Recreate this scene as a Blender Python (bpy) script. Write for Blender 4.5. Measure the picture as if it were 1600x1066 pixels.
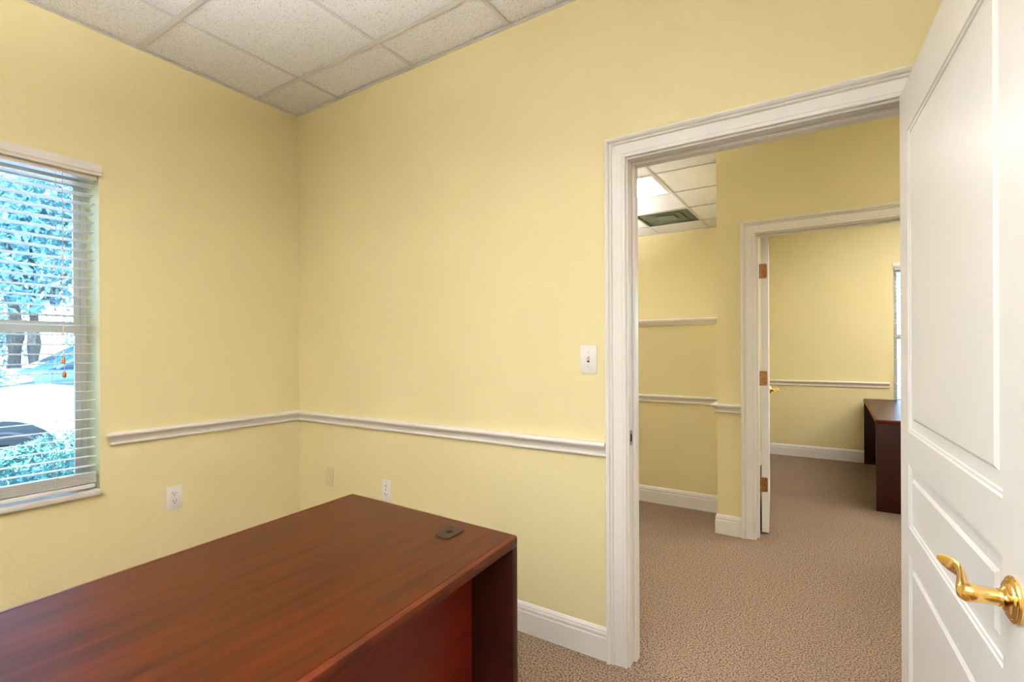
import bpy, bmesh, math, random
from mathutils import Matrix, Vector
random.seed(7)
for o in list(bpy.data.objects):
    bpy.data.objects.remove(o)
S = bpy.context.scene
COL = S.collection

# ------------------------------------------------------------------ camera
EYE = 1.275
FPX, YAW, PITCH, ROLL, SHIFT = 780.2957, .5733, -.0011, -.0048, 13.2303
_c, _s = math.cos(YAW), math.sin(YAW)
_r, _f, _u = Vector((_c, _s, 0)), Vector((-_s, _c, 0)), Vector((0, 0, 1))
_f2 = _f * math.cos(PITCH) + _u * math.sin(PITCH)
_u2 = _u * math.cos(PITCH) - _f * math.sin(PITCH)
_r3 = _r * math.cos(ROLL) + _u2 * math.sin(ROLL)
_u3 = _u2 * math.cos(ROLL) - _r * math.sin(ROLL)
cam = bpy.data.cameras.new('camera')
cam.sensor_width = 36.0
cam.lens = 36.0 * FPX / 1600.0
cam.shift_y = SHIFT / 1600.0
cam.clip_start = .02
cam.clip_end = 300
camo = bpy.data.objects.new('camera', cam)
COL.objects.link(camo)
camo.matrix_world = Matrix(((_r3.x, _u3.x, -_f2.x, 0), (_r3.y, _u3.y, -_f2.y, 0), (_r3.z, _u3.z, -_f2.z, EYE), (0, 0, 0, 1)))
S.camera = camo

# ------------------------------------------------------------------ sky, sun, exposure
W = bpy.data.worlds.new('sky')
S.world = W
W.use_nodes = True
wn, wl = W.node_tree.nodes, W.node_tree.links
wn.clear()
sky = wn.new('ShaderNodeTexSky')
sky.sky_type = 'NISHITA'
sky.sun_disc = False
sky.sun_elevation = math.radians(52)
sky.sun_rotation = math.radians(110)
sky.air_density = 1.6
sky.dust_density = 1.0
bg = wn.new('ShaderNodeBackground')
bg.inputs['Strength'].default_value = 1.6
wo = wn.new('ShaderNodeOutputWorld')
wb = wn.new('ShaderNodeMix'); wb.data_type = 'RGBA'; wb.blend_type = 'MULTIPLY'
wb.inputs['Factor'].default_value = 1.0
wb.inputs['B'].default_value = (.84, .94, 1.06, 1)      # cool daylight against the warm lamp balance
wl.new(sky.outputs[0], wb.inputs['A'])
wl.new(wb.outputs['Result'], bg.inputs['Color'])
wl.new(bg.outputs[0], wo.inputs['Surface'])
sun = bpy.data.lights.new('sun', 'SUN')
sun.energy = 17.0
sun.angle = math.radians(.6)
sun.color = (.95, .97, 1)
suno = bpy.data.objects.new('sun', sun)
COL.objects.link(suno)
suno.rotation_euler = Vector((-.34, .2, -1.0)).to_track_quat('-Z', 'Y').to_euler()

vs = S.view_settings
vs.view_transform = 'Standard'
vs.look = 'None'
vs.exposure = 0.46
vs.gamma = 1.0
vs.use_curve_mapping = False
LAMP = 12.5                      # troffer diffuser radiance
UPLIGHT = 95.0                   # upper lens of the added out-of-view fill lamps

# ------------------------------------------------------------------ materials
MATS = {}
def nodes_of(name):
    m = bpy.data.materials.new(name)
    m.use_nodes = True
    n, l = m.node_tree.nodes, m.node_tree.links
    n.clear()
    out = n.new('ShaderNodeOutputMaterial')
    b = n.new('ShaderNodeBsdfPrincipled')
    l.new(b.outputs[0], out.inputs['Surface'])
    MATS[name] = m
    return m, n, l, b, out

def mat(name, col, rough=.5, metal=0.0, col2=None, nscale=8.0, stretch=(1, 1, 1), detail=3.0, lo=.35, hi=.65,
        bump=0.0, bscale=None, bstretch=None, spec=.5, coat=0.0, bdist=.01):
    m, n, l, b, out = nodes_of(name)
    b.inputs['Base Color'].default_value = (*col, 1)
    b.inputs['Roughness'].default_value = rough
    b.inputs['Metallic'].default_value = metal
    b.inputs['Specular IOR Level'].default_value = spec
    b.inputs['Coat Weight'].default_value = coat
    tc = n.new('ShaderNodeTexCoord')
    def noise(scale, st):
        mp = n.new('ShaderNodeMapping')
        mp.inputs['Scale'].default_value = st
        l.new(tc.outputs['Object'], mp.inputs['Vector'])
        t = n.new('ShaderNodeTexNoise')
        t.inputs['Scale'].default_value = scale
        t.inputs['Detail'].default_value = detail
        l.new(mp.outputs[0], t.inputs['Vector'])
        return t
    t = noise(nscale, stretch)
    r = n.new('ShaderNodeValToRGB')
    r.color_ramp.elements[0].position = lo
    r.color_ramp.elements[1].position = hi
    c2 = col2 or tuple(c * .96 for c in col)
    r.color_ramp.elements[0].color = (*c2, 1)
    r.color_ramp.elements[1].color = (*col, 1)
    l.new(t.outputs['Fac'], r.inputs['Fac'])
    l.new(r.outputs['Color'], b.inputs['Base Color'])
    if bump:
        tb = noise(bscale or nscale, bstretch or stretch)
        bp = n.new('ShaderNodeBump')
        bp.inputs['Strength'].default_value = bump
        bp.inputs['Distance'].default_value = bdist
        l.new(tb.outputs['Fac'], bp.inputs['Height'])
        l.new(bp.outputs[0], b.inputs['Normal'])
    return m

WALLC = (.735, .65, .36)
mat('wall_paint', WALLC, .62, nscale=3, col2=(.72, .635, .348), bump=.25, bscale=70, bdist=.004, spec=.3)
mat('trim_paint', (.80, .775, .72), .32, nscale=20, col2=(.785, .76, .705), spec=.45)
mat('door_paint', (.85, .83, .79), .32, nscale=20, col2=(.84, .82, .78), bump=.12, bscale=34, bstretch=(5, 5, .35), bdist=.003, spec=.5)
mat('grid_metal', (.70, .69, .67), .4, nscale=10)
mat('carpet', (.37, .265, .172), .95, col2=(.05, .030, .016), nscale=150, detail=2, lo=.33, hi=.62, bump=.9, bscale=135, bdist=.012, spec=.1)
mat('wood_top', (.058, .0112, .0018), .34, col2=(.024, .005, .0012), nscale=7, stretch=(7, .45, 3), detail=6, lo=.30, hi=.72, spec=.09)
mat('wood_side', (.165, .017, .0065), .36, col2=(.07, .008, .004), nscale=5, stretch=(5, .5, 2), detail=6, lo=.3, hi=.7, spec=.35)
mat('wood_edge', (.085, .015, .004), .42, col2=(.05, .0095, .003), nscale=9, stretch=(4, 1, 4), spec=.15)
mat('wood_shaded', (.036, .0062, .0040), .42, col2=(.016, .0035, .0025), nscale=5, stretch=(5, .5, 2), detail=6, lo=.3, hi=.7, spec=.2)  # desk end panels: their shade is put into a darker wood colour
mat('brass', (.86, .57, .20), .14, 1.0, nscale=6, col2=(.82, .53, .18))
mat('aged_brass', (.42, .22, .09), .38, .8, nscale=30, col2=(.33, .16, .06))
mat('nickel', (.45, .43, .38), .35, 1.0, nscale=30)
mat('white_plastic', (.80, .775, .71), .35, nscale=20)
mat('painted_plate', (.68, .585, .33), .5, nscale=12)
mat('slot_black', (.008, .007, .006), .8, spec=.05)
mat('screw', (.62, .6, .55), .4, .4)
mat('grommet', (.034, .021, .012), .5, nscale=40, col2=(.028, .017, .01), spec=.12)
mat('blind_white', (.80, .765, .70), .38, nscale=14, col2=(.78, .745, .68))
mat('valance_white', (.74, .70, .64), .38, nscale=14)
mat('cord', (.72, .55, .38), .8)
mat('tassel_wood', (.62, .20, .03), .4, nscale=60, col2=(.5, .15, .02))
mat('vinyl_frame', (.70, .66, .58), .4, nscale=12)
mat('sill_stone', (.70, .66, .60), .3, nscale=14, col2=(.60, .56, .50), detail=5)
mat('vent_metal', (.065, .085, .058), .5, nscale=5, col2=(.055, .072, .05))
mat('vent_core', (.11, .14, .11), .5, nscale=6)
mat('asphalt', (.16, .165, .18), .9, nscale=90, col2=(.11, .115, .125))
mat('concrete', (.55, .53, .5), .85, nscale=30)
mat('leaf_hedge', (.24, .46, .36), .5, nscale=9, col2=(.09, .22, .20), lo=.3, hi=.7)  # blue cast of the daylight is put into the leaf colour
mat('leaf_tree', (.17, .38, .36), .5, nscale=2.5, col2=(.05, .14, .19), lo=.3, hi=.7)  # leaf colour also carries the cool daylight cast
mat('bark', (.12, .09, .07), .9, nscale=12, col2=(.07, .05, .04))
mat('car_white', (.85, .86, .88), .18, nscale=3, coat=.6)
mat('car_blue', (.03, .07, .22), .18, nscale=3, coat=.6)
mat('car_red', (.35, .03, .03), .18, nscale=3, coat=.6)
mat('car_silver', (.5, .52, .55), .25, .4, nscale=3, coat=.6)
mat('tire', (.02, .02, .022), .8, nscale=20)
mat('alloy', (.75, .76, .78), .25, .7)
mat('car_glass', (.02, .05, .06), .05, spec=.9)
mat('car_trim', (.03, .035, .04), .4)
mat('headlamp', (.6, .65, .68), .08, spec=.9)

# acoustic tile: pale board with dark pinholes and fissures
m, n, l, b, out = nodes_of('ceiling_tile')
b.inputs['Roughness'].default_value = .9
b.inputs['Specular IOR Level'].default_value = .1
tc = n.new('ShaderNodeTexCoord')
oi = n.new('ShaderNodeObjectInfo')
ad = n.new('ShaderNodeVectorMath'); ad.operation = 'ADD'
mu = n.new('ShaderNodeVectorMath'); mu.operation = 'SCALE'; mu.inputs['Scale'].default_value = 1.0
l.new(oi.outputs['Location'], mu.inputs[0])
l.new(tc.outputs['Object'], ad.inputs[0]); l.new(mu.outputs[0], ad.inputs[1])
n1 = n.new('ShaderNodeTexNoise'); n1.inputs['Scale'].default_value = 230; n1.inputs['Detail'].default_value = 1
l.new(ad.outputs[0], n1.inputs['Vector'])
rp = n.new('ShaderNodeValToRGB')
rp.color_ramp.elements[0].position = .28; rp.color_ramp.elements[0].color = (.42, .40, .37, 1)
rp.color_ramp.elements[1].position = .40; rp.color_ramp.elements[1].color = (.86, .87, .885, 1)
l.new(n1.outputs['Fac'], rp.inputs['Fac']); l.new(rp.outputs['Color'], b.inputs['Base Color'])
bp = n.new('ShaderNodeBump'); bp.inputs['Strength'].default_value = .3; bp.inputs['Distance'].default_value = .003
l.new(n1.outputs['Fac'], bp.inputs['Height']); l.new(bp.outputs[0], b.inputs['Normal'])

# lamp diffuser
m, n, l, b, out = nodes_of('diffuser')
b.inputs['Base Color'].default_value = (.9, .9, .88, 1)
b.inputs['Emission Color'].default_value = (1.0, .96, 1.02, 1)
b.inputs['Emission Strength'].default_value = LAMP

m, n, l, b, out = nodes_of('fill_uplight')
b.inputs['Base Color'].default_value = (.9, .9, .88, 1)
b.inputs['Emission Color'].default_value = (1.0, .96, 1.02, 1)
b.inputs['Emission Strength'].default_value = UPLIGHT

# window glass: clear pane with fresnel reflection, faint blue tint standing in for the cool daylight
m, n, l, b, out = nodes_of('pane_glass')
n.remove(b)
tr = n.new('ShaderNodeBsdfTransparent'); tr.inputs['Color'].default_value = (.80, .92, 1.0, 1)
gl = n.new('ShaderNodeBsdfGlossy'); gl.inputs['Roughness'].default_value = .02
fr = n.new('ShaderNodeFresnel'); fr.inputs['IOR'].default_value = 1.45
mx = n.new('ShaderNodeMixShader')
l.new(fr.outputs[0], mx.inputs[0]); l.new(tr.outputs[0], mx.inputs[1]); l.new(gl.outputs[0], mx.inputs[2])
l.new(mx.outputs[0], out.inputs['Surface'])

# ------------------------------------------------------------------ mesh helpers
WM = {}
def xf(loc, rz=0):
    return Matrix.Translation(loc) @ Matrix.Rotation(rz, 4, 'Z')

def tag(o, label=None, cat=None, group=None, kind=None):
    if label: o['label'] = label
    if cat: o['category'] = cat
    if group: o['group'] = group
    if kind: o['kind'] = kind
    return o

def thing(name, label, cat, loc=(0, 0, 0), rz=0, group=None, kind=None):
    o = bpy.data.objects.new(name, None)
    o.empty_display_size = .1
    COL.objects.link(o)
    o.location = loc
    o.rotation_euler = (0, 0, rz)
    WM[o] = xf(loc, rz)
    return tag(o, label, cat, group, kind)

def shade(me, ang=35):
    for p in me.polygons:
        p.use_smooth = True
    try:
        me.set_sharp_from_angle(angle=math.radians(ang))
    except Exception:
        pass

def obj(name, bm, m, parent=None, local=True, smooth=True):
    """link bm as one mesh; local=True means bm is in the parent's own axes, else world axes"""
    if parent is not None and not local:
        bm.transform(WM[parent].inverted())
    bmesh.ops.recalc_face_normals(bm, faces=bm.faces)
    me = bpy.data.meshes.new(name)
    bm.to_mesh(me)
    bm.free()
    if smooth: shade(me)
    o = bpy.data.objects.new(name, me)
    me.materials.append(MATS[m])
    COL.objects.link(o)
    if parent is not None:
        o.parent = parent
        WM[o] = WM[parent]
    else:
        WM[o] = Matrix.Identity(4)
    return o

def B():
    return bmesh.new()

def box(bm, x0, x1, y0, y1, z0, z1, bev=0.0, seg=2):
    vs_ = [bm.verts.new((x, y, z)) for x in (x0, x1) for y in (y0, y1) for z in (z0, z1)]
    f = [(0, 1, 3, 2), (4, 6, 7, 5), (0, 4, 5, 1), (2, 3, 7, 6), (0, 2, 6, 4), (1, 5, 7, 3)]
    fs = [bm.faces.new([vs_[i] for i in q]) for q in f]
    if bev:
        es = {e for q in fs for e in q.edges}
        bmesh.ops.bevel(bm, geom=list(es), offset=bev, segments=seg, profile=.5, affect='EDGES')
    return bm

def bx(*a, **k):
    return box(B(), *a, **k)

def prism(bm, pts, fn):
    """extrude closed 2-D outline; fn(p, k) maps outline point and end index (0,1) to 3-D"""
    a = [bm.verts.new(fn(p, 0)) for p in pts]
    b_ = [bm.verts.new(fn(p, 1)) for p in pts]
    k = len(pts)
    for i in range(k):
        j = (i + 1) % k
        bm.faces.new((a[i], a[j], b_[j], b_[i]))
    bm.faces.new(a)
    bm.faces.new(list(reversed(b_)))
    return bm

def lathe(bm, prof, seg=24, mtx=None):
    """prof: list of (radius, height) about Z"""
    rings = []
    for r, h in prof:
        if r < 1e-6:
            rings.append([bm.verts.new((0, 0, h))])
        else:
            rings.append([bm.verts.new((r * math.cos(2 * math.pi * i / seg), r * math.sin(2 * math.pi * i / seg), h)) for i in range(seg)])
    for A, C_ in zip(rings, rings[1:]):
        for i in range(seg):
            j = (i + 1) % seg
            if len(A) == 1 and len(C_) == 1: continue
            if len(A) == 1: bm.faces.new((A[0], C_[i], C_[j]))
            elif len(C_) == 1: bm.faces.new((A[i], A[j], C_[0]))
            else: bm.faces.new((A[i], A[j], C_[j], C_[i]))
    if mtx is not None:
        bmesh.ops.transform(bm, matrix=mtx, verts=[v for R in rings for v in R])
    return bm

def tube(bm, pts, rads, seg=12, up=Vector((0, 0, 1))):
    """tube through pts; rads entries are r or (r_side, r_up)"""
    pts = [Vector(p) for p in pts]
    rings = []
    for i, p in enumerate(pts):
        t = (pts[min(i + 1, len(pts) - 1)] - pts[max(i - 1, 0)]).normalized()
        s = t.cross(up)
        if s.length < 1e-4: s = t.cross(Vector((1, 0, 0)))
        s.normalize()
        w = s.cross(t).normalized()
        r = rads[i] if isinstance(rads, (list, tuple)) else rads
        ra, rb = r if isinstance(r, (list, tuple)) else (r, r)
        rings.append([bm.verts.new(p + s * ra * math.cos(2 * math.pi * k / seg) + w * rb * math.sin(2 * math.pi * k / seg)) for k in range(seg)])
    for A, C_ in zip(rings, rings[1:]):
        for k in range(seg):
            j = (k + 1) % seg
            bm.faces.new((A[k], A[j], C_[j], C_[k]))
    bm.faces.new(list(reversed(rings[0])))
    bm.faces.new(rings[-1])
    return bm

def struct(name, bm, m, parent=None, label=None, **k):
    o = obj(name, bm, m, parent, **k)
    if parent is None:
        tag(o, label, None, None, 'structure')
    return o

# ------------------------------------------------------------------ plan of the place (metres; camera at x=0, y=0)
XL = -2.851          # window wall
YB, YH = 1.924, 2.044    # office face and hall face of the doorway wall
XR, YF = 1.30, -2.20     # the office's other walls
Y2, Y2B = 3.66, 3.78     # hall wall with the far doorway
XE, XEI = -.68, -.690    # end of that wall / far office's side wall
XEO, YJ = -.785, 4.244   # reception face of the side wall, jog behind the partition
YP = 4.104           # half-height partition
YK = 6.45            # wall beyond the partition
Y4 = 6.739           # far office back wall
C = 2.747            # ceiling grid
TOP = 2.92
XHR = 2.70           # right end of hall and far office
D1 = (-.690, .222, 2.028)    # opening: jamb left, jamb right, head
D2 = (-.437, .470, 2.025)
XO = XL - .20
YO = Y4 + .20

struct('floor', bx(XO, XHR + .12, YF - .12, YO, -.12, 0), 'carpet', label='brown speckled cut-pile carpet running through the rooms', smooth=False)

def wall_x(name, x0, x1, y0, y1, opening=None, label=None, z1=TOP):
    """wall running along X with an optional opening (xa, xb, za, zb)"""
    bm = B()
    if opening:
        xa, xb, za, zb = opening
        box(bm, x0, xa, y0, y1, 0, z1); box(bm, xb, x1, y0, y1, 0, z1); box(bm, xa, xb, y0, y1, zb, z1)
        if za > 0: box(bm, xa, xb, y0, y1, 0, za)
    else:
        box(bm, x0, x1, y0, y1, 0, z1)
    return struct(name, bm, 'wall_paint', label=label, smooth=False)

def wall_y(name, x0, x1, y0, y1, opening=None, label=None, z1=TOP):
    bm = B()
    if opening:
        ya, yb, za, zb = opening
        box(bm, x0, x1, y0, ya, 0, z1); box(bm, x0, x1, yb, y1, 0, z1); box(bm, x0, x1, ya, yb, zb, z1)
        if za > 0: box(bm, x0, x1, ya, yb, 0, za)
    else:
        box(bm, x0, x1, y0, y1, 0, z1)
    return struct(name, bm, 'wall_paint', label=label, smooth=False)

WIN1 = (-.31, .905, .615, 2.12)
WIN2 = (.535, 1.70, .615, 2.165)
JT = .018            # jamb board thickness
wall_y('wall_left', XO, XL, YF - .12, YO, WIN1, 'pale yellow painted wall with the window')
wall_x('wall_back', XL, XHR, YB, YH, (D1[0] - JT, D1[1] + JT, 0, D1[2] + JT), 'pale yellow painted wall with the open doorway')
wall_y('wall_right', XR, XR + .12, YF, YB, None, 'pale yellow side wall of the office')
wall_x('wall_front', XL, XHR + .12, YF - .12, YF, None, 'pale yellow rear wall of the office')
wall_x('wall_hall', XE, XHR, Y2, Y2B, (D2[0] - JT, D2[1] + JT, 0, D2[2] + JT), 'yellow hall wall holding the second doorway')
wall_y('wall_hall_right', XHR, XHR + .12, YF, YO, None, 'yellow end wall of the hall')
bm = B()
box(bm, XE, -.56, Y2B, YJ, 0, TOP); box(bm, XEO, XEI, YJ, Y4, 0, TOP); box(bm, XEI, -.56, YJ, YJ + .06, 0, TOP); box(bm, XEO, XE, YP + .14, YJ, 0, TOP)
struct('wall_side', bm, 'wall_paint', label='yellow wall between hall and far office', smooth=False)
wall_x('wall_partition', XL, XE, YP, YP + .14, None, 'half-height yellow partition wall in the hall', z1=1.462)
wall_x('wall_far', XL, XEO, YK, YK + .12, None, 'yellow wall beyond the half-height partition')
wall_x('wall_office_back', XL, XHR, Y4, YO, WIN2, 'yellow back wall of the far office')

# ------------------------------------------------------------------ ceilings: every tile and grid bar is its own piece
_tiles = {}
def ceiling(name, x0, x1, y0, y1, gx, gy, fixtures, label, ext=(0, 0, 0, 0)):
    root = struct(name, bx(x0 - ext[0], x1 + ext[1], y0 - ext[2], y1 + ext[3], TOP, TOP + .08), 'grid_metal', label=label, smooth=False)
    P = .6
    def lines(a, b_, g):
        k = math.ceil((a + .03 - g) / P)
        r = []
        while g + k * P < b_ - .03:
            r.append(g + k * P); k += 1
        return r
    lx, ly = lines(x0, x1, gx), lines(y0, y1, gy)
    X, Y = [x0] + lx + [x1], [y0] + ly + [y1]
    inside = lambda x, y: any(a < x < b_ and c < y < d for a, b_, c, d in fixtures)
    for i in range(len(X) - 1):
        for j in range(len(Y) - 1):
            cx, cy = (X[i] + X[i + 1]) / 2, (Y[j] + Y[j + 1]) / 2
            if inside(cx, cy): continue
            w, h = X[i + 1] - X[i] - .004, Y[j + 1] - Y[j] - .004
            key = (round(w, 3), round(h, 3))
            if key not in _tiles:
                me = bpy.data.meshes.new('ceiling_tile')
                bm = bx(-w / 2, w / 2, -h / 2, h / 2, 0, .016)
                bmesh.ops.recalc_face_normals(bm, faces=bm.faces)
                bm.to_mesh(me); bm.free()
                me.materials.append(MATS['ceiling_tile'])
                _tiles[key] = me
            o = bpy.data.objects.new('ceiling_tile', _tiles[key])
            COL.objects.link(o)
            o.location = (cx, cy, C + .007)
            o.parent = root
    def tee(x0_, x1_, y0_, y1_, alongx, dz):
        bm = B()
        if alongx:
            box(bm, x0_, x1_, y0_ - .012, y0_ + .012, C + dz, C + dz + .0015)
            box(bm, x0_, x1_, y0_ - .0012, y0_ + .0012, C + dz + .0015, C + .04)
        else:
            box(bm, x0_ - .010, x0_ + .010, y0_, y1_, C + dz, C + dz + .0015)
            box(bm, x0_ - .0012, x0_ + .0012, y0_, y1_, C + dz + .0015, C + .04)
        obj('grid_bar', bm, 'grid_metal', root, smooth=False)
    for y in ly:
        tee(x0, x1, y, y, True, 0)
    for x in lx:
        for j in range(len(Y) - 1):
            cy = (Y[j] + Y[j + 1]) / 2
            if inside(x, cy): continue
            tee(x, x, Y[j] + (.012 if j else 0), Y[j + 1] - (.012 if j < len(Y) - 2 else 0), False, .0006)
    a = .020
    for q in ((x0, x1, y0, y0 + a), (x0, x1, y1 - a, y1), (x0, x0 + a, y0 + a, y1 - a), (x1 - a, x1, y0 + a, y1 - a)):
        bm = bx(*q, C - .001, C + .001)
        lip = .0015
        if q[1] - q[0] > .1:
            yy = q[2] if q[2] == y0 else q[3] - lip
            box(bm, q[0], q[1], yy, yy + lip, C + .001, C + .02)
        else:
            xx = q[0] if q[0] == x0 else q[1] - lip
            box(bm, xx, xx + lip, q[2], q[3], C + .001, C + .02)
        obj('wall_angle', bm, 'grid_metal', root, smooth=False)
    return root

R1 = []
RH = [(-1.89, -1.29, 4.22, 4.82), (1.11, 2.31, 2.42, 3.02), (-1.89, -1.29, 5.42, 6.02)]
R3 = [(.30, 1.50, 5.10, 5.70)]
ceiling('ceiling', XL, XR, YF, YB, -2.441, 1.66, R1, 'white acoustic tile ceiling with metal grid over the office', (.1, .06, .06, .06))
ceiling('ceiling_hall', XL, XHR, YH, Y2, -1.29, 4.22, RH, 'white acoustic tile ceiling over the hall', (.1, .06, .059, .06))
ceiling('ceiling_reception', XL, XE, Y2, YK, -1.29, 4.22, RH, 'white acoustic tile ceiling beyond the hall', (.1, -.01, -.061, .06))
ceiling('ceiling_office', -.56, XHR, Y2B, Y4, .30, 5.10, R3, 'white acoustic tile ceiling over the far office', (.17, .06, .05, .06))

def troffer(r, label):
    x0, x1, y0, y1 = r
    t = thing('ceiling_light', label, 'ceiling light', ((x0 + x1) / 2, (y0 + y1) / 2, C - .002), 0, 'recessed fluorescent ceiling lights')
    hx, hy = (x1 - x0) / 2 - .012, (y1 - y0) / 2 - .012
    bm = B()
    e = .022
    for q in ((-hx, hx, -hy, -hy + e), (-hx, hx, hy - e, hy), (-hx, -hx + e, -hy + e, hy - e), (hx - e, hx, -hy + e, hy - e)):
        box(bm, *q, .003, .02)
    obj('frame', bm, 'trim_paint', t, smooth=False)
    obj('diffuser', bx(-hx + e, hx - e, -hy + e, hy - e, .009, .014), 'diffuser', t, smooth=False)
    obj('housing', bx(-hx, hx, -hy, hy, .02, .10), 'grid_metal', t, smooth=False)
troffer(RH[0], 'bright square ceiling light panel above the half-height partition')
troffer(RH[1], 'long ceiling light added out of view to light the hall')  # unseen lamp, added to brighten the hall floor and walls
troffer(R3[0], 'long ceiling light added out of view to light the far office')  # unseen lamp, added to brighten the far office

def fill_pendant(x, y, alongx, label, ln=1.2, k=1):  # unseen fill lamps, added to throw soft light off the ceilings
    t = thing('fill_light', label, 'ceiling light', (x, y, C - .60), 0 if alongx else math.pi / 2, 'added suspended fill lights')
    h = ln / 2
    bm = B()
    box(bm, -h, h, -.14, -.125, 0, .108); box(bm, -h, h, .125, .14, 0, .108); box(bm, -h, -h + .015, -.125, .125, 0, .108); box(bm, h - .015, h, -.125, .125, 0, .108)
    obj('housing', bm, 'trim_paint', t, smooth=False)
    obj('upper_lens', bx(-h + .015, h - .015, -.125, .125, .022, .028), 'fill_uplight', t, smooth=False)
    obj('lower_lens', bx(-h + .015, h - .015, -.125, .125, .008, .014), 'diffuser', t, smooth=False)
    for sx in (-1, 1):
        obj('hanger', tube(B(), [(sx * (h - .008), 0, .108), (sx * (h - .008), 0, .60)], .003, 6), 'nickel', t)
fill_pendant(-.75, .36, True, 'added unseen fill light hung above the cherry desk')
fill_pendant(.10, -.95, True, 'added unseen fill light hung toward the rear wall')
fill_pendant(-1.55, -.85, False, 'added unseen fill light hung near the window')
fill_pendant(-1.95, 2.85, True, 'added unseen fill light hung at the hall end by the partition', .6)
fill_pendant(-2.5, 4.75, False, 'added unseen fill light hung beyond the half-height partition', 1.0)
fill_pendant(1.85, 5.0, False, 'added unseen fill light hung in the far office', 1.6)

# dark grille lying in the ceiling grid beyond the partition
g = RH[2]
v = thing('ceiling_vent', 'dark grey-green square ceiling vent with small centre plate', 'vent', ((g[0] + g[1]) / 2, (g[2] + g[3]) / 2, C - .002))
h_ = .288
bm = B()
for q in ((-h_, h_, -h_, -h_ + .03), (-h_, h_, h_ - .03, h_), (-h_, -h_ + .03, -h_ + .03, h_ - .03), (h_ - .03, h_, -h_ + .03, h_ - .03)):
    box(bm, *q, .002, .012, bev=.002, seg=1)
obj('frame', bm, 'vent_metal', v, smooth=False)
obj('back_plate', bx(-h_ + .02, h_ - .02, -h_ + .02, h_ - .02, .016, .03), 'vent_metal', v, smooth=False)
for r0, r1, zz in ((.19, .255, .010), (.11, .185, .007)):
    bm = B()
    for a in range(4):
        M_ = Matrix.Rotation(a * math.pi / 2, 4, 'Z')
        q = [M_ @ Vector(p) for p in ((-r1, -r1, zz), (r1, -r1, zz), (r0, -r0, zz + .010), (-r0, -r0, zz + .010))]
        q2 = [p + Vector((0, 0, .002)) for p in q]
        A = [bm.verts.new(p) for p in q]; A2 = [bm.verts.new(p) for p in q2]
        bm.faces.new(A); bm.faces.new(list(reversed(A2)))
        for i in range(4):
            bm.faces.new((A[i], A2[i], A2[(i + 1) % 4], A[(i + 1) % 4]))
    obj('louver', bm, 'vent_metal', v, smooth=False)
obj('centre_plate', bx(-.10, .10, -.10, .10, 0, .006, bev=.002, seg=1), 'vent_core', v, smooth=False)

# ------------------------------------------------------------------ mouldings
CASE = [(0, 0), (0, .009), (.002, .012), (.009, .0125), (.011, .009), (.014, .009), (.016, .0105), (.050, .0150), (.0515, .0125), (.0535, .0125), (.0555, .018), (.0595, .020),
        (.0615, .0165), (.064, .0165), (.067, .0235), (.074, .0275), (.079, .0275), (.082, .0235), (.082, 0)]
def casing(name, d, y, sg, label, rev=.007):
    xl, xr, zt = d[0] - rev, d[1] + rev, d[2] + rev
    bm = B()
    rings = []
    for a, o_ in CASE:
        yy = y + sg * o_
        rings.append([bm.verts.new(p) for p in ((xl - a, yy, 0), (xl - a, yy, zt + a), (xr + a, yy, zt + a), (xr + a, yy, 0))])
    k = len(rings)
    for i in range(k):
        A, C_ = rings[i], rings[(i + 1) % k]
        for s_ in range(3):
            bm.faces.new((A[s_], A[s_ + 1], C_[s_ + 1], C_[s_]))
    bm.faces.new([r[0] for r in rings]); bm.faces.new([r[3] for r in reversed(rings)])
    o = struct(name, bm, 'trim_paint', label=label)
    shade(o.data, 18)
    return o

def jamb(name, d, y0, y1, stop0, stop1, label):
    xl, xr, zt = d
    o = B()
    box(o, xl - JT, xl, y0, y1, 0, zt + JT); box(o, xr, xr + JT, y0, y1, 0, zt + JT); box(o, xl, xr, y0, y1, zt, zt + JT)
    r = struct(name, o, 'trim_paint', label=label, smooth=False)
    s_ = .012
    for q in ((xl, xl + s_, 0, zt - s_), (xr - s_, xr, 0, zt - s_), (xl, xr, zt - s_, zt)):
        bm = bx(q[0], q[1], stop0, stop1, q[2], q[3], bev=.002, seg=1)
        obj('door_stop', bm, 'trim_paint', r, smooth=False)
    return r

casing('trim_1', D1, YB, -1, 'white moulded door casing around the near doorway')
casing('trim_2', D1, YH, 1, 'white door casing on the hall side of the near doorway')
casing('trim_3', D2, Y2, -1, 'white moulded door casing around the far doorway')
casing('trim_4', D2, Y2B, 1, 'white door casing inside the far office')
j1 = jamb('trim_5', D1, YB, YH, YB + .047, YB + .085, 'white door jamb of the near doorway')
j2 = jamb('trim_6', D2, Y2, Y2B, Y2 + .035, Y2 + .073, 'white door jamb of the far doorway')
# strike plate on the near jamb
bm = bx(D1[0], D1[0] + .0015, YB + .010, YB + .038, .885, .945, bev=.0006, seg=1)
sp = obj('strike_plate', bm, 'nickel', j1, smooth=False)
obj('strike_hole', bx(D1[0] + .0015, D1[0] + .002, YB + .017, YB + .030, .9, .93), 'slot_black', sp, smooth=False)

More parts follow.
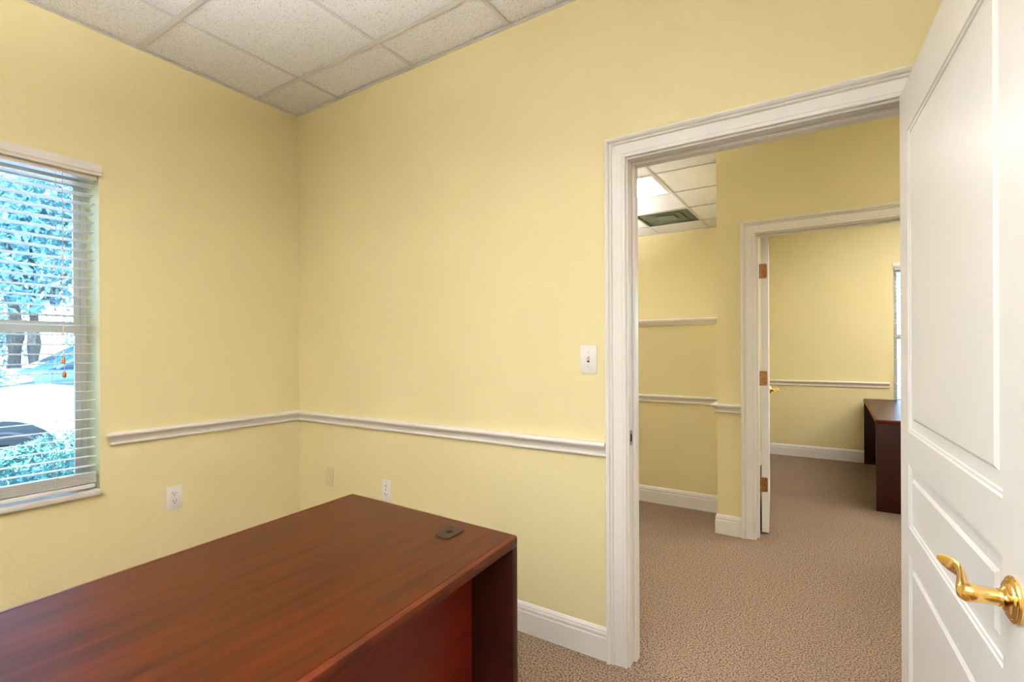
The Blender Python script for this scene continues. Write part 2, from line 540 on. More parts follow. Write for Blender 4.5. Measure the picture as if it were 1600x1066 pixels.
RAIL = [(0, .832), (.010, .832), (.015, .834), (.0165, .838), (.015, .842), (.011, .8445), (.011, .848), (.013, .856), (.019, .866), (.029, .873), (.034, .8745), (.038, .878), (.039, .884), (.036, .890), (.029, .893), (0, .893)]
BASE = [(0, 0), (.015, 0), (.015, .092), (.0125, .096), (.0125, .102), (.014, .105), (.0135, .112), (.011, .116), (.011, .121), (.007, .127), (.004, .131), (0, .132)]
def run(name, prof, axis, a0, a1, w, sg, m0=0, m1=0, label=None):
    """moulding along axis from a0 to a1 on the wall plane w, standing out sg; m = mitre (+1 outside, -1 inside, 0 square)"""
    def fn(p, k):
        a = (a0 - m0 * p[0]) if k == 0 else (a1 + m1 * p[0])
        return (a, w + sg * p[0], p[1]) if axis == 'x' else (w + sg * p[0], a, p[1])
    o = struct(name, prism(B(), prof, fn), 'trim_paint', label=label)
    shade(o.data, 16)
    return o

cl1, cr1 = D1[0] - .089, D1[1] + .089
cl2, cr2 = D2[0] - .089, D2[1] + .089
run('trim_7', RAIL, 'y', .952, YB, XL, 1, 1, -1, 'white chair rail on the window wall')
run('trim_8', RAIL, 'x', XL, cl1, YB, -1, -1, 0, 'white chair rail on the doorway wall')
run('trim_9', RAIL, 'y', YF, -.34, XL, 1, 0, 0, 'white chair rail on the far side of the window')
run('trim_10', RAIL, 'x', cr1, XR, YB, -1, 0, -1, 'white chair rail behind the open door')
run('trim_11', RAIL, 'x', XE, cl2, Y2, -1, 1, 0, 'short white chair rail beside the far doorway')
run('trim_12', RAIL, 'x', XL, XE, YP, -1, -1, -1, 'white chair rail on the half-height partition')
run('trim_13', RAIL, 'y', Y2, YP, XE, -1, 1, -1, 'white chair rail on the hall corner')
run('trim_14', RAIL, 'x', XEI, .499, Y4, -1, -1, 0, 'white chair rail on the far office back wall')
run('trim_15', RAIL, 'y', YJ + .06, Y4, XEI, 1, 0, -1, 'white chair rail behind the far door')
run('baseboard_left', BASE, 'y', YF, YB, XL, 1, 0, -1, 'white baseboard under the window')
run('baseboard_back', BASE, 'x', XL, cl1, YB, -1, -1, 0, 'white baseboard on the doorway wall')
run('baseboard_right', BASE, 'x', cr1, XR, YB, -1, 0, -1, 'white baseboard behind the open door')
run('baseboard_hall', BASE, 'x', XE, cl2, Y2, -1, 1, 0, 'short white baseboard beside the far doorway')
run('baseboard_hall_corner', BASE, 'y', Y2, YP, XE, -1, 1, -1, 'white baseboard on the hall corner')
run('baseboard_partition', BASE, 'x', XL, XE, YP, -1, -1, -1, 'white baseboard on the half-height partition')
run('baseboard_office', BASE, 'x', XEI, XHR, Y4, -1, -1, -1, 'white baseboard on the far office back wall')
run('baseboard_side', BASE, 'y', YJ + .06, Y4, XEI, 1, 0, -1, 'white baseboard behind the far door')
# partition cap
CAP = [(-.17, 1.462), (.012, 1.462), (.012, 1.470), (.020, 1.474), (.022, 1.484), (.032, 1.488), (.036, 1.496), (.036, 1.506), (.032, 1.510), (-.17, 1.510)]
o = struct('trim_16', prism(B(), CAP, lambda p, k: (XL if k == 0 else XE, YP - p[0], p[1])), 'trim_paint', label='white cap ledge on top of the half-height partition')

# ------------------------------------------------------------------ doors
def panel_door(name, label, O, ang, w, panels, side=1, zt=2.03, z0=.012, th=.044):
    """slab in local axes: x along width from the hinge, y through the thickness, z up"""
    r = thing(name, label, None, O, ang, kind='structure')
    xs = [0, panels[0][0], panels[0][1], w]
    zs = sorted({z0, zt, *[z for p in panels for z in p[2:]]})
    bm = B()
    LOOPS = [(0, 0), (.003, .003), (.008, .0035), (.010, .0065), (.016, .0075), (.036, .0065), (.044, .0015)]
    for face in (0, 1):
        yf = lambda d_: d_ if face == 0 else th - d_
        for i in range(3):
            for j in range(len(zs) - 1):
                a, b_, c, d = xs[i], xs[i + 1], zs[j], zs[j + 1]
                isp = i == 1 and any(abs(c - p[2]) < 1e-6 and abs(d - p[3]) < 1e-6 for p in panels)
                if not isp:
                    bm.faces.new([bm.verts.new(q) for q in ((a, yf(0), c), (b_, yf(0), c), (b_, yf(0), d), (a, yf(0), d))])
                    continue
                prev = None
                for ins, dep in LOOPS:
                    cur = [bm.verts.new(q) for q in ((a + ins, yf(dep), c + ins), (b_ - ins, yf(dep), c + ins), (b_ - ins, yf(dep), d - ins), (a + ins, yf(dep), d - ins))]
                    if prev:
                        for k in range(4):
                            bm.faces.new((prev[k], prev[(k + 1) % 4], cur[(k + 1) % 4], cur[k]))
                    prev = cur
                bm.faces.new(prev)
    for i in range(3):
        for zz in (z0, zt):
            bm.faces.new([bm.verts.new(q) for q in ((xs[i], 0, zz), (xs[i + 1], 0, zz), (xs[i + 1], th, zz), (xs[i], th, zz))])
    for j in range(len(zs) - 1):
        for xx in (0, w):
            bm.faces.new([bm.verts.new(q) for q in ((xx, 0, zs[j]), (xx, th, zs[j]), (xx, th, zs[j + 1]), (xx, 0, zs[j + 1]))])
    bmesh.ops.remove_doubles(bm, verts=bm.verts, dist=1e-5)
    s_ = obj('door_leaf', bm, 'door_paint', r)
    shade(s_.data, 22)
    return r

def lever_set(parent, x, z, y, out, to):
    """handle at local (x, z) on the face y; out = -1/+1 outward along y; to = -1/+1 lever direction along x"""
    M_ = Matrix.Translation((x, y, z)) @ Matrix.Rotation(math.pi / 2 * (1 if out < 0 else -1), 4, 'X')
    bm = lathe(B(), [(0, 0), (.0335, 0), (.0345, .003), (.0335, .0055), (.031, .007), (.0285, .0072), (.0275, .0095), (.024, .0115), (.0185, .0122), (.017, .0145), (.0135, .0165), (.0128, .020), (0, .020)], 40, M_)
    h = obj('handle', bm, 'brass', parent)
    bm = B()
    P_ = lambda u, o_, w: (x + to * u * .9, y + out * o_, z + w)
    tube(bm, [P_(0, .012, 0), P_(0, .030, 0), P_(0, .043, 0), P_(0, .045, 0), P_(0, .052, 0), P_(.001, .057, 0)],
         [.0125, .0118, .0124, .0138, .0140, .0130], 20)
    obj('neck', bm, 'brass', h)
    path = [(-.013, .053, -.003, .003, .005), (-.009, .055, -.003, .0095, .0105), (0, .056, -.002, .0122, .0130), (.012, .056, 0, .0105, .0125), (.026, .0545, .003, .0085, .0112),
            (.042, .052, .006, .0070, .0108), (.058, .050, .008, .0062, .0114), (.074, .0495, .009, .0056, .0124), (.090, .052, .009, .0050, .0130),
            (.104, .057, .009, .0042, .0124), (.116, .063, .010, .0032, .0092), (.124, .068, .011, .0018, .004)]
    bm = B()
    tube(bm, [P_(a, b_, c) for a, b_, c, _, _ in path], [(d, e) for *_, d, e in path], 18)
    obj('lever', bm, 'brass', h)

d1 = panel_door('door_1', 'white panelled door with brass lever standing open', (.168, 1.908, 0), math.atan2(-.9979, .0654), .935,
                [(.108, .828, 1.035, 1.89), (.108, .828, .765, .945), (.108, .828, .20, .690)])
lever_set(d1, .880, .897, 0, -1, -1)
lever_set(d1, .880, .897, .044, 1, -1)
for zz in (.28, 1.05, 1.80):
    bm = B()
    tube(bm, [(-.006, .050, zz - .05), (-.006, .050, zz + .05)], .006, 10)
    box(bm, -.0015, 0, .012, .044, zz - .05, zz + .05)
    obj('hinge', bm, 'aged_brass', d1)

d2 = panel_door('door_2', 'white panelled door swung into the far office, hinge edge showing', (-.378, 3.806, 0), math.atan2(1, -.090), .86,
                [(.11, .75, 1.035, 1.89), (.11, .75, .765, .945), (.11, .75, .20, .690)])
lever_set(d2, .80, .93, 0, -1, -1)
for zz in (.338, 1.066, 1.799):
    bm = B()
    pts = [(.044, -.05), (.016, -.05), (.011, -.0485), (.008, -.045), (.007, -.040), (.007, .040), (.008, .045), (.011, .0485), (.016, .05), (.044, .05)]
    prism(bm, pts, lambda p, k: (-.002 if k == 0 else .0005, p[0], zz + p[1]))
    hg = obj('hinge', bm, 'aged_brass', d2)
    bm = B()
    for q in range(5):
        z0 = zz - .05 + q * .02
        tube(bm, [(-.004, .0505, z0 + .0008), (-.004, .0505, z0 + .0192)], .0062, 10)
    obj('hinge_pin', bm, 'aged_brass', hg)
    bm = B()
    for q, dz in ((.020, .032), (.026, 0), (.020, -.032)):
        lathe(bm, [(0, -.0008), (.0035, -.0006), (.0035, .001)], 10, Matrix.Translation((-.0022, q, zz + dz)) @ Matrix.Rotation(math.pi / 2, 4, 'Y'))
    obj('screw', bm, 'slot_black', hg)

# ------------------------------------------------------------------ windows and blinds
def window(name, label, loc, rz, w, z0, z1, depth, sill_over=(.0, .006)):
    """local x along the wall, y outward through the wall, z up"""
    r = thing(name, label, None, loc, rz, kind='structure')
    fd0, fd1 = depth, depth + .035
    f = .020
    bm = B()
    box(bm, 0, f, fd0 - .006, fd1, z0, z1); box(bm, w - f, w, fd0 - .006, fd1, z0, z1)
    box(bm, f, w - f, fd0 - .006, fd1, z1 - f, z1); box(bm, f, w - f, fd0 - .006, fd1, z0, z0 + f)
    obj('window_frame', bm, 'vinyl_frame', r, smooth=False)
    zm = 1.37
    for nm, za, zb, ya in (('lower_sash', z0 + f, zm + .035, fd0 + .002), ('upper_sash', zm - .002, z1 - f, fd0 + .018)):
        s_ = .022
        yb = ya + .015
        bm = B()
        box(bm, f, f + s_, ya, yb, za, zb); box(bm, w - f - s_, w - f, ya, yb, za, zb)
        box(bm, f + s_, w - f - s_, ya, yb, za, za + .045); box(bm, f + s_, w - f - s_, ya, yb, zb - .045, zb)
        sh = obj(nm, bm, 'vinyl_frame', r, smooth=False)
        obj('pane', bx(f + s_, w - f - s_, ya + .006, ya + .010, za + .045, zb - .045), 'pane_glass', sh, smooth=False)
    obj('window_sill', bx(0.0005, w - .0005, -.022, fd0 - .006, z0, z0 + .024, bev=.004), 'sill_stone', r)
    return r

def blind(name, label, loc, rz, w, zt, zb, group, tassels=True, pitch=.0428, ztop=2.033, tilt=4.0):
    r = thing(name, label, 'window blind', loc, rz, group)
    # valance in front of the wall, headrail inside the recess
    bm = B()
    prof = [(-.004, zt - .052), (-.012, zt - .052), (-.014, zt - .046), (-.014, zt - .040), (-.018, zt - .036), (-.018, zt - .006), (-.015, zt), (-.004, zt)]
    prism(bm, prof, lambda p, k: (-.006 if k == 0 else w + .007, p[0], p[1]))
    box(bm, w + .001, w + .007, -.004, -.0005, zt - .046, zt - .004)
    box(bm, -.006, 0, -.004, -.0005, zt - .046, zt - .004)
    obj('valance', bm, 'valance_white', r)
    obj('headrail', bx(.006, w - .006, .004, .054, zt - .070, zt - .012), 'valance_white', r, smooth=False)
    sl = bpy.data.meshes.new('slat')
    bm = B()
    L_ = w - .028
    pts = [(-.025, 0), (-.0125, .0016), (0, .0022), (.0125, .0016), (.025, 0), (.025, -.0026), (.0125, -.001), (0, -.0004), (-.0125, -.001), (-.025, -.0026)]
    ct, st = math.cos(math.radians(tilt)), math.sin(math.radians(tilt))
    prism(bm, pts, lambda p, k: ((.014 if k == 0 else .014 + L_), p[0] * ct + p[1] * st, -p[0] * st + p[1] * ct))
    bmesh.ops.recalc_face_normals(bm, faces=bm.faces)
    bm.to_mesh(sl); bm.free()
    sl.materials.append(MATS['blind_white'])
    shade(sl)
    z = ztop
    while z > zb + .105:
        o = bpy.data.objects.new('slat', sl)
        COL.objects.link(o)
        o.location = (0, .030, z)
        o.parent = r
        z -= pitch
    # spare slats lying on the bottom rail
    zz = zb + .026
    for i in range(9):
        o = bpy.data.objects.new('slat', sl)
        COL.objects.link(o)
        o.location = (0, .030 + .001 * (i % 2), zz + .008 + i * .0052)
        o.parent = r
    obj('bottom_rail', bx(.016, w - .016, .006, .054, zb + .008, zb + .026, bev=.004), 'blind_white', r)
    for xx in (.152, w - .152):
        bm = B()
        for yy in (.003, .057):
            tube(bm, [(xx, yy, zb + .02), (xx, yy, zt - .06)], .0008, 6)
        obj('ladder_cord', bm, 'cord', r)
    if tassels:
        for xx, zz in ((w - .130, 1.235), (w - .127, 1.173)):
            c_ = obj('lift_cord', tube(B(), [(xx, -.003, zz), (xx - .002, -.003, zz + .4), (w - .130, -.002, zt - .06)], .0011, 6), 'cord', r)
            bm = lathe(B(), [(0, -.034), (.0055, -.032), (.0075, -.024), (.0065, -.012), (.004, -.004), (.0025, 0), (0, 0)], 14, Matrix.Translation((xx, -.003, zz + .017)))
            obj('tassel', bm, 'tassel_wood', c_)
    return r

wy0, wy1, wz0, wz1 = WIN1
window('window_1', 'white vinyl hung window with grey stone sill in the window wall', (XL, wy0, 0), math.pi / 2, wy1 - wy0, wz0, wz1, .165)
blind('window_blind', 'open white slatted blind with orange tassels in the window beside the chair rail', (XL, wy0, 0), math.pi / 2, wy1 - wy0, 2.132, .641, 'white slatted window blinds')
wx0, wx1, wz0, wz1 = WIN2
window('window_2', 'white window with blind in the far office', (wx0, Y4, 0), 0, wx1 - wx0, wz0, wz1, .14)
blind('window_blind', 'open white slatted blind behind the dark desk in the far office', (wx0, Y4, 0), 0, wx1 - wx0, 2.18, .641, 'white slatted window blinds', tassels=False, ztop=2.08)

# ------------------------------------------------------------------ desks
def wood_desk(name, label, A, ex, ey, w, ln, zt, rec, th=.029):
    """ex: width axis, ey: length axis running away from the corner A; open side at large local x; bullnosed top"""
    r = thing(name, label, 'desk', (A[0], A[1], 0))
    Mx = Matrix(((ex[0], ey[0], 0, 0), (ex[1], ey[1], 0, 0), (0, 0, 1, 0), (0, 0, 0, 1)))
    def part(nm, bm, m, par=None):
        bm.transform(Mx)
        return obj(nm, bm, m, par or r)
    # top: flat field plus a rounded edge band
    bm = bx(.018, w - .018, .018, ln - .018, zt - th, zt)
    top = part('desk_top', bm, 'wood_top')
    bm = B()
    prof = [(.018, zt), (.0172, zt - .0016), (.0156, zt - .0016), (.0148, zt + .0002), (.0045, zt - .0006), (.0014, zt - .0022), (0, zt - .006), (0, zt - .024), (.003, zt - th), (.018, zt - th)]
    def ring(a, z):
        c_ = max(.014 - a, .001)
        out_ = []
        for cx, cy, a0 in ((w - a - c_, ln - a - c_, 0), (a + c_, ln - a - c_, 90), (a + c_, a + c_, 180), (w - a - c_, a + c_, 270)):
            for k in range(5):
                t_ = math.radians(a0 + k * 22.5)
                out_.append(bm.verts.new((cx + c_ * math.cos(t_), cy + c_ * math.sin(t_), z)))
        return out_
    R = [ring(a, z) for a, z in prof]
    for i in range(len(R)):
        a_, b_ = R[i], R[(i + 1) % len(R)]
        for k in range(20):
            bm.faces.new((a_[k], a_[(k + 1) % 20], b_[(k + 1) % 20], b_[k]))
    part('edge_band', bm, 'wood_edge', top)
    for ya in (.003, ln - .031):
        part('end_panel', bx(.006, w - .004, ya, ya + .028, 0, zt - th, bev=.0025), 'wood_shaded')
    part('modesty_panel', bx(w - rec - .018, w - rec, .031, ln - .031, .04, zt - th), 'wood_side')
    return r, part

A = Vector((-1.513, 1.242)); Bc = Vector((-.763, 1.214))
ex = (Bc - A).normalized(); ey = Vector((.066, -1)).normalized()
desk, part = wood_desk('office_desk', 'large cherry wood desk with rounded edge beside the white baseboard', A, ex, ey, (Bc - A).length, 1.75, .74, .155)
# cable grommet: long axis along the desk's length
gm = (Bc - A).length
gx0, gx1, gy0, gy1 = .537, .592, .062, .142
bm = B()
pts = []
for cx, cy, a0 in ((gx1 - .008, gy1 - .008, 0), (gx0 + .008, gy1 - .008, 90), (gx0 + .008, gy0 + .008, 180), (gx1 - .008, gy0 + .008, 270)):
    pts += [(cx + .008 * math.cos(math.radians(a0 + k * 30)), cy + .008 * math.sin(math.radians(a0 + k * 30))) for k in range(4)]
prism(bm, pts, lambda p, k: (p[0], p[1], .738 + (0 if k == 0 else .006)))
gr = part('grommet', bm, 'grommet')
cxg, cyg = (gx0 + gx1) / 2, (gy0 + gy1) / 2
part('cable_hole', lathe(B(), [(0, .7443), (.0085, .7443), (.0095, .7446), (.0105, .7443), (.0105, .742), (0, .742)], 18, Matrix.Translation((cxg, cyg, 0))), 'slot_black', gr)

wood_desk('office_desk', 'dark desk beside the window in the far office', (1.03, 4.79), (-1, 0), (0, 1), .765, 1.90, .712, .20)

# ------------------------------------------------------------------ plates on the walls (local: x right along the wall, y out of the wall toward the room = -y, z up)
def plate(name, label, cat, loc, rz, w, h, kind, group=None, m='white_plastic'):
    r = thing(name, label, cat, loc, rz, group)
    bm = bx(-w / 2, w / 2, -.0055, 0, -h / 2, h / 2, bev=.0028)
    obj('cover_plate', bm, m, r)
    FX = Matrix.Rotation(math.pi / 2, 4, 'X')
    def screw(x, z):
        s_ = obj('screw', lathe(B(), [(0, .0012), (.0026, .001), (.0032, 0), (0, 0)], 12, Matrix.Translation((x, -.0055, z)) @ FX), 'screw' if m == 'white_plastic' else m, r)
    if kind == 'outlet':
        for dz in (.0195, -.0195):
            bm = B()
            pts = [(.0168 * math.cos(t_), max(-.0125, min(.0125, .0168 * math.sin(t_)))) for t_ in [2 * math.pi * k / 28 for k in range(28)]]
            prism(bm, pts, lambda p, k: (p[0], -.0055 if k == 0 else -.0075, dz + p[1]))
            s_ = obj('socket', bm, m, r)
            bm = B()
            box(bm, -.0078, -.0054, -.0082, -.0074, dz - .001, dz + .008)
            box(bm, .0054, .0078, -.0082, -.0074, dz - .0005, dz + .007)
            lathe(bm, [(0, .0008), (.0026, .0008), (.0026, 0), (0, 0)], 12, Matrix.Translation((0, -.0074, dz - .0068)) @ FX)
            obj('slot', bm, 'slot_black', s_)
        screw(0, 0)
    elif kind == 'wired_outlet':       # communication jack above, power socket below
        bm = bx(-.009, .009, -.0075, -.0055, .018, .034, bev=.001, seg=1)
        obj('jack', bm, 'screw', r)
        for dz, rr in ((.004, .011), ):
            s_ = obj('round_port', lathe(B(), [(0, 0), (rr, 0), (rr, .002), (rr - .003, .003), (0, .003)], 20, Matrix.Translation((0, -.0055, dz)) @ FX), m, r)
            obj('slot', lathe(B(), [(0, .0008), (.0032, .0008), (.0032, 0), (0, 0)], 12, Matrix.Translation((0, -.0085, dz + .004)) @ FX), 'slot_black', s_)
        dz = -.022
        bm = B()
        pts = [(.0165 * math.cos(t_), max(-.0125, min(.0125, .0165 * math.sin(t_)))) for t_ in [2 * math.pi * k / 28 for k in range(28)]]
        prism(bm, pts, lambda p, k: (p[0], -.0055 if k == 0 else -.0075, dz + p[1]))
        s_ = obj('socket', bm, m, r)
        bm = B()
        box(bm, -.0078, -.005, -.0082, -.0074, dz - .001, dz + .008)
        box(bm, .005, .0078, -.0082, -.0074, dz - .0005, dz + .007)
        lathe(bm, [(0, .0008), (.0026, .0008), (.0026, 0), (0, 0)], 12, Matrix.Translation((0, -.0074, dz - .0068)) @ FX)
        obj('slot', bm, 'slot_black', s_)
        screw(0, .045); screw(0, -.045)
    elif kind == 'switch':
        obj('switch_slot', bx(-.0052, .0052, -.0060, -.0054, -.0125, .0125), 'slot_black', r)
        bm = B()
        prism(bm, [(-.004, -.009), (-.0058, -.006), (-.016, .008), (-.0145, .0125), (-.004, .010)], lambda p, k: (-.0042 if k == 0 else .0042, p[0], p[1]))
        obj('toggle', bm, m, r)
        screw(0, .030); screw(0, -.030)
    else:
        screw(0, .043); screw(0, -.043)
    return r

plate('electrical_outlet', 'white duplex outlet below the chair rail on the window wall', 'outlet', (XL, 1.2095, .521), math.pi / 2, .073, .117, 'outlet', 'wall plates')
plate('electrical_outlet', 'white outlet with round jack just above the cherry desk edge', 'outlet', (-2.063, YB, .503), 0, .071, .116, 'wired_outlet', 'wall plates')
plate('blank_plate', 'blank wall plate painted the same yellow as the wall', 'wall plate', (-2.548, YB, .517), 0, .068, .115, 'blank', 'wall plates', 'painted_plate')
plate('light_switch', 'white toggle light switch beside the door casing', 'light switch', (-.861, YB, 1.230), 0, .074, .120, 'switch')

# ------------------------------------------------------------------ outdoors seen through the blinds
GZ = -.01
struct('parking_lot', bx(-70, 60, -60, 80, GZ - .2, GZ - .02), 'asphalt', label='grey asphalt parking lot outside the window', smooth=False)
struct('kerb', bx(-4.95, -4.80, -14, 16, GZ - .02, GZ + .12, bev=.02), 'concrete', label='concrete kerb between hedge and parking lot')

def leaf_cloud(bm, n_, centre, rad, size, shell=.55, flat=1.0):
    for _ in range(n_):
        while True:
            p = Vector((random.uniform(-1, 1), random.uniform(-1, 1), random.uniform(-1, 1)))
            if shell < p.length < 1: break
        q = Vector((centre[0] + p.x * rad[0], centre[1] + p.y * rad[1], centre[2] + p.z * rad[2]))
        leaf(bm, q, size * random.uniform(.6, 1.3))

def leaf(bm, q, s_):
    a = Vector((random.gauss(0, 1), random.gauss(0, 1), random.gauss(0, 1))).normalized()
    b_ = a.cross(Vector((random.gauss(0, 1), random.gauss(0, 1), random.gauss(0, 1)))).normalized()
    nn = a.cross(b_) * s_ * .18
    v_ = [bm.verts.new(q - a * s_), bm.verts.new(q + b_ * s_ * .45 + nn), bm.verts.new(q + a * s_), bm.verts.new(q - b_ * s_ * .45 + nn)]
    bm.faces.new((v_[0], v_[1], v_[2])); bm.faces.new((v_[0], v_[2], v_[3]))

hd = thing('hedge', 'clipped leafy green hedge growing below the window', 'hedge', (-3.95, 1.2, GZ))
bm = B()
for _ in range(30000):
    x = random.uniform(-.48, .48); y = random.uniform(-2.2, 2.2)
    topz = .72 + .05 * math.sin(y * 5.1) + .05 * math.sin(y * 11 + x * 9)
    z = topz * (1 - abs(random.gauss(0, .16))) if random.random() < .7 else random.uniform(.05, topz)
    leaf(bm, Vector((x, y, max(.04, z))), random.uniform(.012, .024))
fo = obj('foliage', bm, 'leaf_hedge', hd, smooth=False)
fo['kind'] = 'stuff'
bm = B()
for i in range(26):
    y = -2.5 + i * .2
    tube(bm, [(random.uniform(-.1, .1), y, -.02), (random.uniform(-.2, .2), y + random.uniform(-.1, .1), .35), (random.uniform(-.3, .3), y + random.uniform(-.15, .15), .62)], [.012, .009, .004], 5)
st = obj('stems', bm, 'bark', hd)
st['kind'] = 'stuff'

def tree(loc, h, r, label, trunk=.16, nl=3900, size=.13):
    t = thing('tree', label, 'tree', (loc[0], loc[1], GZ - .02), 0, 'trees beyond the parking lot')
    bm = B()
    tube(bm, [(0, 0, -.05), (.05, .02, h * .22), (-.04, .05, h * .42), (.03, 0, h * .62)], [trunk * 1.25, trunk, trunk * .8, trunk * .45], 9)
    for k in range(5):
        a = k * 1.256 + random.random()
        z0 = h * random.uniform(.30, .48)
        tube(bm, [(0, 0, z0), (math.cos(a) * r * .35, math.sin(a) * r * .35, z0 + h * .14), (math.cos(a) * r * .7, math.sin(a) * r * .7, z0 + h * .24)], [trunk * .5, trunk * .32, trunk * .12], 7)
    obj('trunk', bm, 'bark', t)
    bm = B()
    for k in range(9):
        a = k * 2.4
        rr = r * (.15 + .55 * (k / 9))
        c_ = (math.cos(a) * rr, math.sin(a) * rr, h * random.uniform(.52, .86))
        leaf_cloud(bm, nl // 9, c_, (r * .55, r * .55, h * .20), size, .25)
    f_ = obj('crown', bm, 'leaf_tree', t, smooth=False)
    f_['kind'] = 'stuff'
    return t
tree((-18.6, 4.4), 6.8, 2.3, 'broad green tree spreading above the white car')
tree((-17.5, 10.5), 7.6, 2.3, 'tall green tree with thick trunk behind the parked cars', .24)
tree((-24.9, 5.4), 8.5, 2.6, 'large dark tree standing at the far edge of the parking lot', .26)
tree((-24.2, 13.6), 8.0, 2.8, 'rounded green tree farthest from the white car', .22)
tree((-32.4, 7.0), 9.5, 3.2, 'tallest green tree behind the parking lot', .30)
tree((-9.0, 7.4), 5.4, 1.1, 'slim young tree between parked cars', .09, 2600, .09)

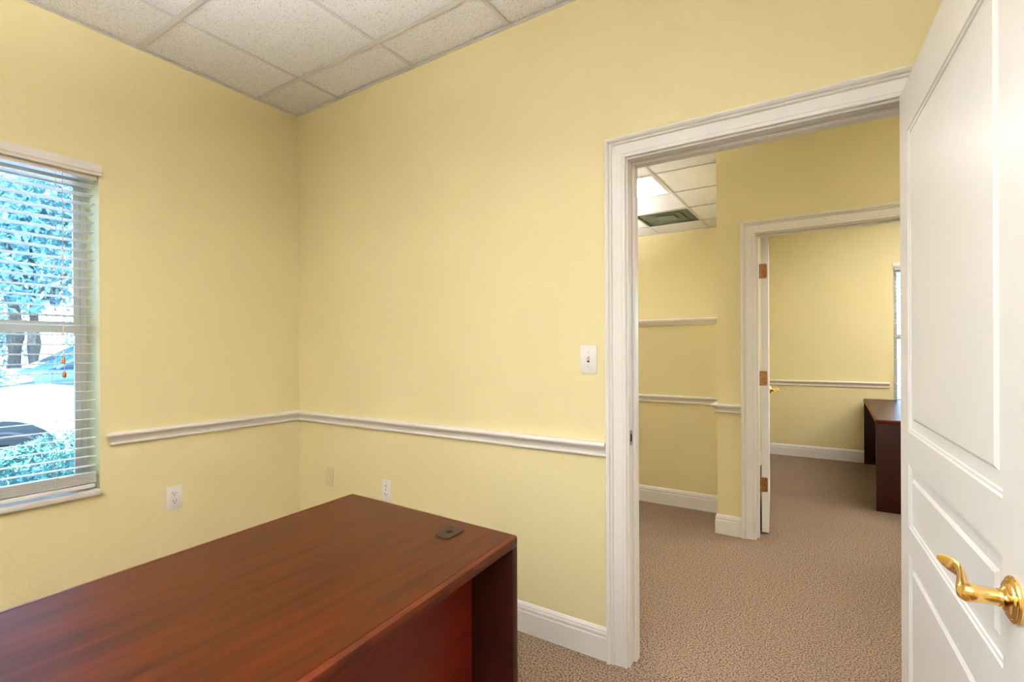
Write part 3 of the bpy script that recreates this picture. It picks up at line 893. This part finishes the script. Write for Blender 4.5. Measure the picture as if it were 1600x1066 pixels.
def car(loc, rz, label, paint, detail=True):
    t = thing('car', label, 'car', loc, rz, 'parked cars')
    # local: +x front, y side, z up; body 4.6 x 1.82
    hw = .91
    def loft(secs):
        bm_ = B()
        R = []
        for x, zb_, zt_, wd, tum in secs:
            pts = [(-wd * .96, zb_), (-wd, zb_ + (zt_ - zb_) * .35), (-wd * .985, zb_ + (zt_ - zb_) * .7), (-wd * tum, zt_ - .03), (-wd * tum * .85, zt_), (wd * tum * .85, zt_), (wd * tum, zt_ - .03),
                   (wd * .985, zb_ + (zt_ - zb_) * .7), (wd, zb_ + (zt_ - zb_) * .35), (wd * .96, zb_)]
            R.append([bm_.verts.new((x, y, z)) for y, z in pts])
        for a_, b_ in zip(R, R[1:]):
            for k in range(10):
                bm_.faces.new((a_[k], a_[(k + 1) % 10], b_[(k + 1) % 10], b_[k]))
        bm_.faces.new(R[0]); bm_.faces.new(list(reversed(R[-1])))
        return bm_
    body = [(-2.25, .38, .86, .72, .9), (-2.15, .26, .98, .84, .92), (-1.7, .22, 1.02, hw, .93), (-.8, .22, 1.0, hw, .95), (.6, .22, .99, hw, .95), (1.1, .22, .97, hw, .93), (1.7, .22, .90, .90, .90), (2.12, .24, .78, .82, .88), (2.28, .36, .68, .66, .86)]
    o = obj('body', loft(body), paint, t); shade(o.data, 50)
    cab = [(-1.75, .98, 1.02, .80, .95), (-1.35, .97, 1.22, .80, .86), (-.9, .97, 1.43, .80, .80), (-.2, .97, 1.47, .80, .79), (.3, .97, 1.43, .80, .79), (.75, .97, 1.22, .80, .84), (1.15, .95, .99, .80, .95)]
    gl_ = obj('greenhouse', loft(cab), 'car_glass', t); shade(gl_.data, 50)
    roof = [(-.98, 1.405, 1.435, .66, .95), (-.6, 1.43, 1.475, .67, .95), (-.2, 1.44, 1.485, .67, .95), (.3, 1.405, 1.445, .66, .95)]
    o = obj('roof', loft(roof), paint, t); shade(o.data, 50)
    for sy in (-1, 1):
        for xa, za, xb, zb_ in ((.32, 1.41, 1.1, .985), (-.25, 1.43, -.28, .97), (-.98, 1.41, -1.65, 1.0)):
            bm_ = B()
            tube(bm_, [(xa, sy * .655, za), ((xa + xb) / 2, sy * .735, (za + zb_) / 2), (xb, sy * .80, zb_)], .03, 7)
            obj('pillar', bm_, paint, t)
        obj('door_handle', bx(-.35, -.17, sy * .905 - .02, sy * .905 + .02, .80, .83, bev=.008), paint, t)
        obj('mirror', bx(.72, .86, sy * .93 - .08, sy * .93 + .08, .98, 1.10, bev=.03), paint, t)
        obj('headlight', bx(1.86, 2.16, sy * .68 - .13, sy * .68 + .13, .60, .74, bev=.05), 'headlamp', t)
        for xw in (1.38, -1.36):
            Mw = Matrix.Translation((xw, sy * .80, .33)) @ Matrix.Rotation(-sy * math.pi / 2, 4, 'X')
            obj('wheel_arch', lathe(B(), [(0, .10), (.395, .10), (.395, .125), (0, .125)], 28, Matrix.Translation((xw, sy * .80, .35)) @ Matrix.Rotation(-sy * math.pi / 2, 4, 'X')), 'car_trim', t)
            wh = obj('wheel', lathe(B(), [(.20, -.02), (.32, -.02), (.33, .02), (.33, .13), (.315, .145), (.23, .145), (.22, .13), (.20, .12)], 30, Mw), 'tire', t)
            bm_ = B()
            lathe(bm_, [(0, .15), (.05, .148), (.06, .13), (0, .12)], 16, Mw)
            for k in range(5):
                a = k * math.pi * 2 / 5
                q = B()
                box(q, .03, .222, -.026, .026, .128, .145)
                q.transform(Mw @ Matrix.Rotation(a, 4, 'Z'))
                me_ = bpy.data.meshes.new('spoke_tmp'); q.to_mesh(me_); q.free()
                bm_.from_mesh(me_); bpy.data.meshes.remove(me_)
            obj('spokes', bm_, 'alloy', wh, smooth=False)
    obj('grille', bx(2.10, 2.30, -.42, .42, .42, .58, bev=.03), 'car_trim', t)
    obj('bumper_intake', bx(1.98, 2.24, -.62, .62, .28, .36, bev=.02), 'car_trim', t)
    return t
car((-7.05, .36, GZ - .02), math.radians(62), 'white car parked just behind the hedge', 'car_white')
car((-11.6, 4.5, GZ - .02), math.radians(90), 'dark blue car parked broadside beyond the white car', 'car_blue')
car((-15.6, 6.6, GZ - .02), math.radians(90), 'red car parked under the trees', 'car_red')
car((-15.6, 1.4, GZ - .02), math.radians(90), 'silver car parked under the trees', 'car_silver')

def bush(loc, w, h, label):
    t = thing('bush', label, 'bush', (loc[0], loc[1], GZ - .02), 0, 'bushes beyond the parking lot')
    bm = B()
    for k in range(6):
        a = k * 1.05
        tube(bm, [(0, 0, -.02), (math.cos(a) * w * .25, math.sin(a) * w * .25, h * .5), (math.cos(a) * w * .4, math.sin(a) * w * .4, h * .8)], [.05, .035, .015], 6)
    obj('stems', bm, 'bark', t)['kind'] = 'stuff'
    bm = B()
    for k in range(7):
        a = k * 2.4
        leaf_cloud(bm, 520, (math.cos(a) * w * .3, math.sin(a) * w * .3, h * random.uniform(.35, .68)), (w * .30, w * .30, h * .32), .11, .2)
    obj('foliage', bm, 'leaf_tree', t, smooth=False)['kind'] = 'stuff'
bush((-18.6, -0.4), 2.4, 2.3, 'leafy bush behind the silver car')
bush((-19.4, 7.2), 2.4, 2.6, 'leafy bush behind the red car')
bush((-21.6, 1.0), 2.8, 3.4, 'tall bush between tree trunks at the far lot edge')
bush((-22.6, 9.0), 3.0, 3.2, 'wide bush at the far lot edge beside the red car')
bush((-38.5, 7.2), 3.2, 4.2, 'tall bush in the gap farthest from the white car')
bush((-38.5, 12.2), 3.2, 4.0, 'rounded bush farthest behind the tallest tree')
